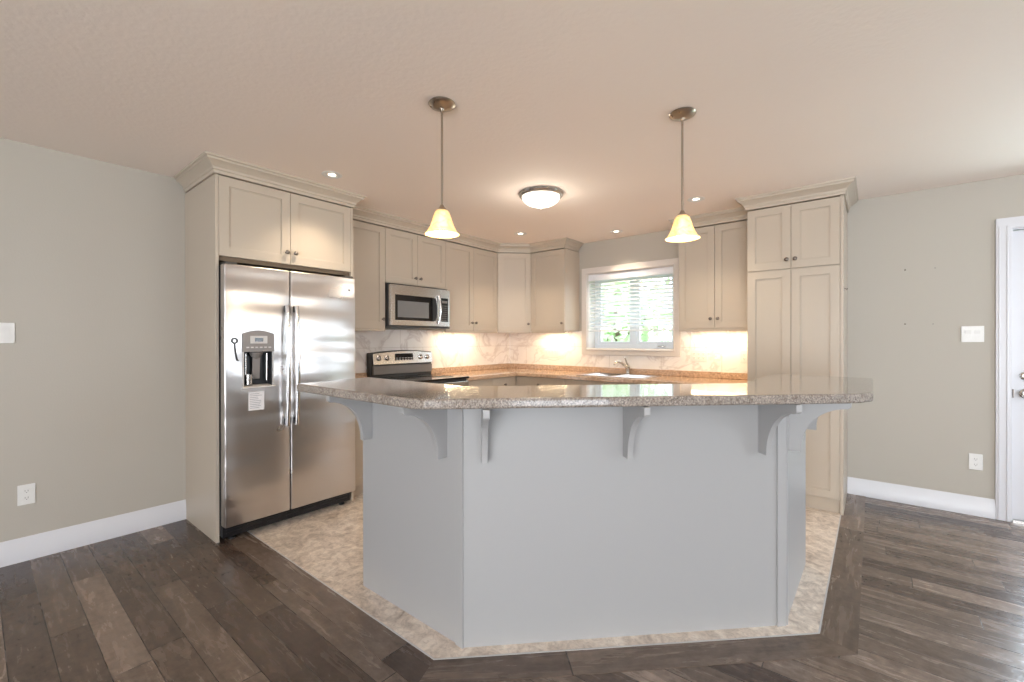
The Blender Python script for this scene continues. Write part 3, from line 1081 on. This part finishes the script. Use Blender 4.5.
# ------------------------------------------------------------------ microwave
t = thing('microwave', 'stainless over-the-range microwave with black window under the short cabinet', 'microwave', (0, -2.200, 0), A90)
MW = 0.744
MZ0, MZ1 = 1.405, 1.818
box('microwave_body', M['black'], t, 0.0, MW, -0.360, -0.010, MZ0 + 0.012, MZ1, bevel=0.003)
DXX = 0.610
FM = -0.398
b = nb()
grid_solid(b, [0.004, 0.055, 0.528, DXX], [MZ0 + 0.02, MZ0 + 0.070, MZ1 - 0.105, MZ1 - 0.012], {(1, 1)}, FM, FM + 0.012, 'y')
bx(b, 0.006, DXX, FM + 0.012, -0.360, MZ0 + 0.02, MZ1 - 0.012)
md = obj('microwave_door', b, M['steel_small'], t, bevel=0.003)
b = nb(); bx(b, 0.054, 0.505, FM + 0.003, FM + 0.0125, MZ0 + 0.071, MZ1 - 0.106)
obj('door_window', b, M['black_glass'], md)
b = nb(); bx(b, 0.084, 0.458, FM + 0.001, FM + 0.0035, MZ0 + 0.098, MZ1 - 0.160)
obj('window_screen', b, M['screen'], md)
b = nb()
bz = [(0.520 + 0.018 * math.cos(a) - 0.018, 0) for a in (0,)]
pts = [(0.507, MZ0 + 0.071), (0.545, MZ0 + 0.074)] + [(0.545 + 0.020 * math.sin(PI * k / 10), MZ0 + 0.074 + 0.225 * k / 10) for k in range(1, 10)] + [(0.545, MZ1 - 0.108), (0.507, MZ1 - 0.106)]
prism(b, pts, FM - 0.002, FM + 0.006, 'y')
obj('finger_recess', b, M['black'], md)
b = nb()
tube(b, [(0.575 + 0.012 * math.sin(PI * k / 12), FM - 0.012 - 0.020 * math.sin(PI * k / 12), MZ0 + 0.045 + 0.29 * k / 12) for k in range(13)], 0.010, 12)
obj('handle', b, M['chrome'], md, smooth=1.2)
b = nb(); bx(b, DXX + 0.003, MW - 0.004, FM, -0.360, MZ0 + 0.02, MZ1 - 0.012)
cp = obj('control_panel', b, M['steel_small'], t, bevel=0.003)
b = nb(); bx(b, DXX + 0.010, MW - 0.030, FM - 0.002, FM + 0.001, MZ0 + 0.070, MZ1 - 0.100)
obj('keypad', b, M['black_glass'], cp)
b = nb()
for i in range(4):
    for j in range(8):
        bx(b, DXX + 0.018 + i * 0.022, DXX + 0.030 + i * 0.022, FM - 0.003, FM - 0.0018, MZ0 + 0.082 + j * 0.021, MZ0 + 0.090 + j * 0.021)
bx(b, DXX + 0.018, MW - 0.040, FM - 0.003, FM - 0.0018, MZ0 + 0.262, MZ0 + 0.286)
obj('keys', b, M['grey'], cp)
b = nb(); bx(b, 0.004, MW - 0.004, FM + 0.002, -0.04, MZ0, MZ0 + 0.016)
obj('vent_underside', b, M['dark'], t, bevel=0.002)

# ------------------------------------------------------------------ island
OUT = [(1.775, -3.350), (2.520, -3.350), (3.540, -2.330), (3.545, -1.620)]
t = thing('kitchen_island', 'pale grey angled kitchen island with arched brackets on the stone tile', 'island', (2.6, -2.9, 0))
off = Vector((-2.6, 2.9))
def lp(pts): return [(p[0] + off.x, p[1] + off.y) for p in pts]
b = nb()
sweep(b, lp(OUT), [(-0.12, 0.0), (0, 0.0), (0, 1.03), (-0.12, 1.03)], 1)
obj('island_body', b, M['island'], t, bevel=0.002)
b = nb()
sweep(b, lp(OUT), [(-0.70, 0.0), (-0.121, 0.0), (-0.121, 0.87), (-0.70, 0.87)], 1)
obj('storage_base', b, M['island'], t)
b = nb()
sweep(b, lp(OUT), [(-0.73, 0.871), (-0.121, 0.871), (-0.121, 0.908), (-0.73, 0.908)], 1)
obj('lower_worktop', b, M['laminate'], t, bevel=0.004)
def corner_trim(ax, ay, dx, dy, nx, ny, w_, th=0.007):
    b = nb()
    q = [(ax, ay), (ax + dx * w_, ay + dy * w_), (ax + dx * w_ + nx * th, ay + dy * w_ + ny * th), (ax + nx * th, ay + ny * th)]
    prism(b, lp(q), 0.0, 1.029)
    obj('corner_trim', b, M['island'], t, bevel=0.002)
r2 = math.sqrt(0.5)
corner_trim(2.478, -3.3505, 1, 0, 0, -1, 0.045)
corner_trim(3.509, -2.3615, r2, r2, r2, -r2, 0.043)
corner_trim(3.5405, -2.3265, 0.007, 1, 1, -0.007, 0.020)


def corbel(ax, ay, nx, ny):
    """bracket whose back is on the island face at (ax, ay), growing along the outward normal"""
    b = nb()
    hw_ = 0.0125
    prof = [(0, 1.0295), (0.232, 1.0295), (0.232, 1.000)]
    for k in range(15):
        a = PI / 2 + (PI / 2) * k / 14
        prof.append((0.222 + 0.168 * math.cos(a), 0.795 + 0.196 * math.sin(a)))
    prof += [(0.054, 0.784), (0, 0.784)]
    tx, ty = -ny, nx
    A = [b.verts.new((ax + nx * o_ + tx * hw_ + off.x, ay + ny * o_ + ty * hw_ + off.y, z)) for o_, z in prof]
    B = [b.verts.new((ax + nx * o_ - tx * hw_ + off.x, ay + ny * o_ - ty * hw_ + off.y, z)) for o_, z in prof]
    n = len(prof)
    b.faces.new(A); b.faces.new(B[::-1])
    for i in range(n): b.faces.new((A[i], B[i], B[(i + 1) % n], A[(i + 1) % n]))
    obj('corbel', b, M['island'], t, bevel=0.0015)


corbel(1.852, -3.3505, 0, -1)
corbel(2.413, -3.3505, 0, -1)
for x in (2.582, 3.015, 3.455):
    corbel(x + 0.0003, x - 5.8703, r2, -r2)
corbel(3.5410, -2.290, 1, 0)
corbel(3.5452, -1.670, 1, 0)

# bar top with a rounded edge
b = nb()
BT = [(1.610, -3.618), (2.515, -3.620), (2.570, -3.598), (3.800, -2.400), (3.845, -2.300), (3.845, -1.450), (3.815, -1.420), (3.34, -1.420), (3.34, -2.190), (2.365, -3.165), (1.540, -3.165)]
prism(b, BT, 1.0302, 1.0695)
o = obj('island_bar_top', b, M['granite'], bevel=0.010, seg=3)
tag(o, 'speckled beige granite-look bar top resting on the grey kitchen island', 'countertop')

# ------------------------------------------------------------------ pendants
def point(parent, loc, power, col, rad=0.03):
    l = bpy.data.lights.new('lamp_light', 'POINT')
    l.energy = power; l.color = col; l.shadow_soft_size = rad
    o = bpy.data.objects.new('lamp_light', l)
    o.location = loc; C.objects.link(o); o.parent = parent
    return o


def pendant(x, y, label):
    t = thing('pendant_light', label, 'pendant lamp', (x, y, H), 0, 'pendant lights over the island')
    b = nb(); lathe(b, [(0, -0.0005), (0.064, -0.0005), (0.066, -0.004), (0.060, -0.012), (0.040, -0.022), (0.014, -0.028), (0.010, -0.036), (0, -0.036)], n=40)
    obj('canopy', b, M['nickel'], t, smooth=0.8)
    b = nb(); tube(b, [(0, 0, -0.034), (0, 0, -0.497)], 0.0055, 12)
    obj('rod', b, M['nickel'], t, smooth=1.0)
    b = nb(); lathe(b, [(0, -0.492), (0.008, -0.494), (0.014, -0.508), (0.028, -0.520), (0.029, -0.532), (0, -0.532)], n=28)
    obj('shade_cap', b, M['nickel'], t, smooth=0.8)
    b = nb()
    pr = [(0.029, -0.522), (0.036, -0.532), (0.042, -0.550), (0.050, -0.575), (0.058, -0.598), (0.068, -0.618), (0.080, -0.634), (0.084, -0.638)]
    pr += [(r - 0.003, z - 0.0005) for r, z in reversed(pr)]
    lathe(b, pr + [pr[0]], n=48)
    obj('lamp_shade', b, M['shade'], t, smooth=1.5)
    b = nb(); lathe(b, [(0, -0.533), (0.012, -0.535), (0.013, -0.560), (0.022, -0.578), (0.026, -0.596), (0.022, -0.614), (0.010, -0.624), (0, -0.625)], n=24)
    obj('bulb', b, M['bulb'], t, smooth=1.5)
    point(t, (0, 0, -0.69), 3.5, (1.0, 0.74, 0.42), 0.04)
    return t


pendant(2.214, -3.190, 'bell-shaped amber glass pendant lamp on the left, nearer the refrigerator')
pendant(3.090, -2.350, 'bell-shaped amber glass pendant lamp on the right, in front of the window')

# flush dome
t = thing('flush_ceiling_light', 'round frosted dome ceiling light with a brushed metal rim in mid kitchen', 'ceiling lamp', (1.815, -1.80, H))
b = nb(); lathe(b, [(0, -0.0005), (0.170, -0.0005), (0.178, -0.008), (0.172, -0.020), (0.160, -0.030), (0.150, -0.030), (0.150, -0.012), (0, -0.012)], n=48)
obj('rim', b, M['steel_small'], t, smooth=0.6)
b = nb(); lathe(b, [(0.150, -0.026)] + [(0.150 * math.cos(a), -0.026 - 0.078 * math.sin(a)) for a in [PI / 2 * k / 10 for k in range(1, 10)]] + [(0, -0.104)], n=48)
obj('glass_dome', b, M['bowl'], t, smooth=1.5)
b = nb(); lathe(b, [(0, -0.102), (0.012, -0.105), (0.010, -0.113), (0.005, -0.120), (0, -0.122)], n=16)
obj('finial', b, M['steel_small'], t, smooth=0.8)
point(t, (0, 0, -0.22), 3.5, (1.0, 0.92, 0.80), 0.10)


def pot(x, y, label, pw=9):
    t = thing('recessed_light', label, 'ceiling lamp', (x, y, H), 0, 'recessed ceiling lights')
    b = nb(); lathe(b, [(0.044, -0.0005), (0.066, -0.0005), (0.068, -0.003), (0.062, -0.006), (0.048, -0.004), (0.044, -0.0005)], n=36)
    obj('trim_ring', b, M['plastic'], t, smooth=0.8)
    b = nb(); lathe(b, [(0, -0.002), (0.030, -0.002), (0.044, -0.001), (0.044, -0.0003), (0, -0.0003)], n=28)
    obj('reflector', b, M['plastic'], t, smooth=0.8)
    b = nb(); lathe(b, [(0, -0.0065), (0.018, -0.005), (0.026, -0.0022), (0, -0.0022)], n=28)
    obj('bulb', b, M['pot'], t, smooth=0.8)
    l = bpy.data.lights.new('spot', 'SPOT'); l.energy = pw * 4; l.color = (1.0, 0.84, 0.64)
    l.spot_size = 1.9; l.spot_blend = 0.8; l.shadow_soft_size = 0.04
    o = bpy.data.objects.new('lamp_light', l); o.location = (0, 0, -0.012); C.objects.link(o); o.parent = t


pot(0.924, -3.052, 'small recessed ceiling light in front of the refrigerator cabinet')
pot(0.882, -0.872, 'small recessed ceiling light near the corner cabinet')
pot(1.727, -0.300, 'small recessed ceiling light directly above the window')
pot(2.719, -0.883, 'small recessed ceiling light beside the right pendant, left of the pantry top')


# under-cabinet strips
def strip(x, y, rotz, L_, pw, label):
    t = thing('under_cabinet_light', label, 'under-cabinet lamp', (x, y, ZB), rotz, 'under-cabinet light strips')
    box('housing', M['plastic'], t, -L_ / 2, L_ / 2, -0.03, 0.03, -0.014, 0.003, bevel=0.002)
    box('diffuser', M['strip'], t, -L_ / 2 + 0.02, L_ / 2 - 0.02, -0.02, 0.02, -0.0165, -0.0135)
    l = bpy.data.lights.new('strip', 'AREA'); l.shape = 'RECTANGLE'; l.size = L_ - 0.04; l.size_y = 0.03
    l.energy = pw; l.color = (1.0, 0.80, 0.50)
    o = bpy.data.objects.new('lamp_light', l); o.location = (0, 0, -0.019); C.objects.link(o); o.parent = t


strip(0.14, -1.02, A90, 0.6, 2.4, 'warm light strip under the wall cabinet right of the microwave')
strip(0.80, -0.14, 0, 0.46, 2.4, 'warm light strip under the wall cabinet left of the window')
strip(2.72, -0.14, 0, 0.58, 2.5, 'warm light strip under the wall cabinet right of the window')


# ------------------------------------------------------------------ plates
def plate(kind, label, cat, loc, rotz, n=1, style='outlet', group='wall outlets and switches', h=0.118):
    w_ = 0.072 + (n - 1) * 0.046
    t = thing(kind, label, cat, loc, rotz, group)
    box('cover_plate', M['plastic'], t, -w_ / 2, w_ / 2, -0.006, -0.0003, -h / 2, h / 2, bevel=0.003)
    for i in range(n):
        x = (i - (n - 1) / 2) * 0.046
        if style == 'outlet':
            for z in (-0.020, 0.020):
                rc = box('receptacle', M['plastic'], t, x - 0.014, x + 0.014, -0.0085, -0.006, z - 0.014, z + 0.014, bevel=0.002)
                b = nb()
                bx(b, x - 0.007, x - 0.005, -0.009, -0.0084, z - 0.002, z + 0.007)
                bx(b, x + 0.005, x + 0.007, -0.009, -0.0084, z - 0.002, z + 0.007)
                bx(b, x - 0.002, x + 0.002, -0.009, -0.0084, z - 0.009, z - 0.005)
                obj('slots', b, M['slot'], rc)
        else:
            b = nb()
            prism(b, [(-0.006, -0.032), (-0.006, 0.032), (-0.011, 0.032), (-0.0075, 0), (-0.0065, -0.032)], x - 0.016, x + 0.016, 'x')
            obj('rocker', b, M['plastic'], t, bevel=0.001)
    return t


plate('outlet', 'white outlet low on the left wall', 'outlet', (0, -4.442, 0.385), A90)
plate('light_switch', 'white light switch on the left wall at the photo edge', 'light switch', (0, -4.520, 1.330), A90, style='rocker')
plate('light_switch', 'white double light switch left of the white door', 'light switch', (4.408, 0, 1.326), 0, 2, style='rocker')
plate('outlet', 'white outlet low on the wall beside the door casing', 'outlet', (4.425, 0, 0.392), 0)
plate('light_switch', 'pale three-gang switch plate on the backsplash left of the window', 'light switch', (0.700, -0.008, 1.115), 0, 4, style='rocker', h=0.105)
plate('outlet', 'pale three-gang outlet plate on the backsplash right of the window', 'outlet', (2.485, -0.008, 1.125), 0, 3)
plate('outlet', 'single pale outlet on the backsplash next to the pantry', 'outlet', (2.900, -0.008, 1.125), 0)

for (x, z, lab, r) in ((4.038, 1.833, 'small dark screw, upper left of the four on the right wall', 0.006),
                       (4.209, 1.831, 'tiny screw, upper right of the four on the right wall', 0.0035),
                       (4.038, 1.408, 'small dark screw, lower left of the four on the right wall', 0.006),
                       (4.198, 1.405, 'tiny screw, lower right of the four on the right wall', 0.0035)):
    b = nb(); lathe(b, [(0, 0), (r, 0), (r, 0.003), (r * 0.5, 0.006), (0, 0.006)], 0, 0, 0, 12, KN)
    o = obj('wall_screw', b, M['knob'] if r > 0.005 else M['slot'], loc=(x, 0, z))
    tag(o, lab, 'screw', 'screws left in the right wall')

# ------------------------------------------------------------------ outdoors beyond the kitchen window
b = nb(); bx(b, -14, 20, 0.45, 30, -0.62, -0.60)
struct(obj('lawn', b, M['grass']))


def tree(x, y, r, h, label, seed, n=1500):
    random.seed(seed)
    t = thing('tree', label, 'tree', (x, y, -0.6), 0, 'trees outside the kitchen window')
    b = nb()
    tube(b, [(0, 0, 0), (0.05, 0, h * 0.3), (0, 0.05, h * 0.75)], [0.16, 0.12, 0.06], 8)
    for k in range(5):
        a = k * 1.3
        tube(b, [(0.03, 0, h * 0.32), (math.cos(a) * r * 0.6, math.sin(a) * r * 0.6, h * 0.62)], [0.06, 0.02], 6)
    obj('trunk', b, M['bark'], t)
    b = nb()
    for i in range(n):
        while True:
            p = Vector((random.uniform(-1, 1), random.uniform(-1, 1), random.uniform(-1, 1)))
            if 0.25 < p.length < 1: break
        p *= 1 + 0.15 * math.sin(p.x * 7 + seed) * math.cos(p.z * 6)
        c = Vector((p.x * r, p.y * r, h * 0.58 + p.z * h * 0.42))
        d1 = Vector((random.gauss(0, 1), random.gauss(0, 1), random.gauss(0, 1))).normalized()
        d2 = d1.orthogonal().normalized()
        s_ = random.uniform(0.08, 0.16)
        b.faces.new([b.verts.new(c + q) for q in (d1 * s_, d2 * s_ * 0.6, -d1 * s_, -d2 * s_ * 0.6)])
    obj('foliage', b, M['leaf'], t)


tree(-1.6, 6.5, 1.6, 4.2, 'leafy green tree seen through the left half of the window', 1)
tree(0.9, 9.0, 1.7, 3.6, 'leafy green tree seen through the right half of the window', 2)
tree(-4.8, 9.5, 2.0, 5.0, 'leafy green tree farthest left beyond the window', 3)
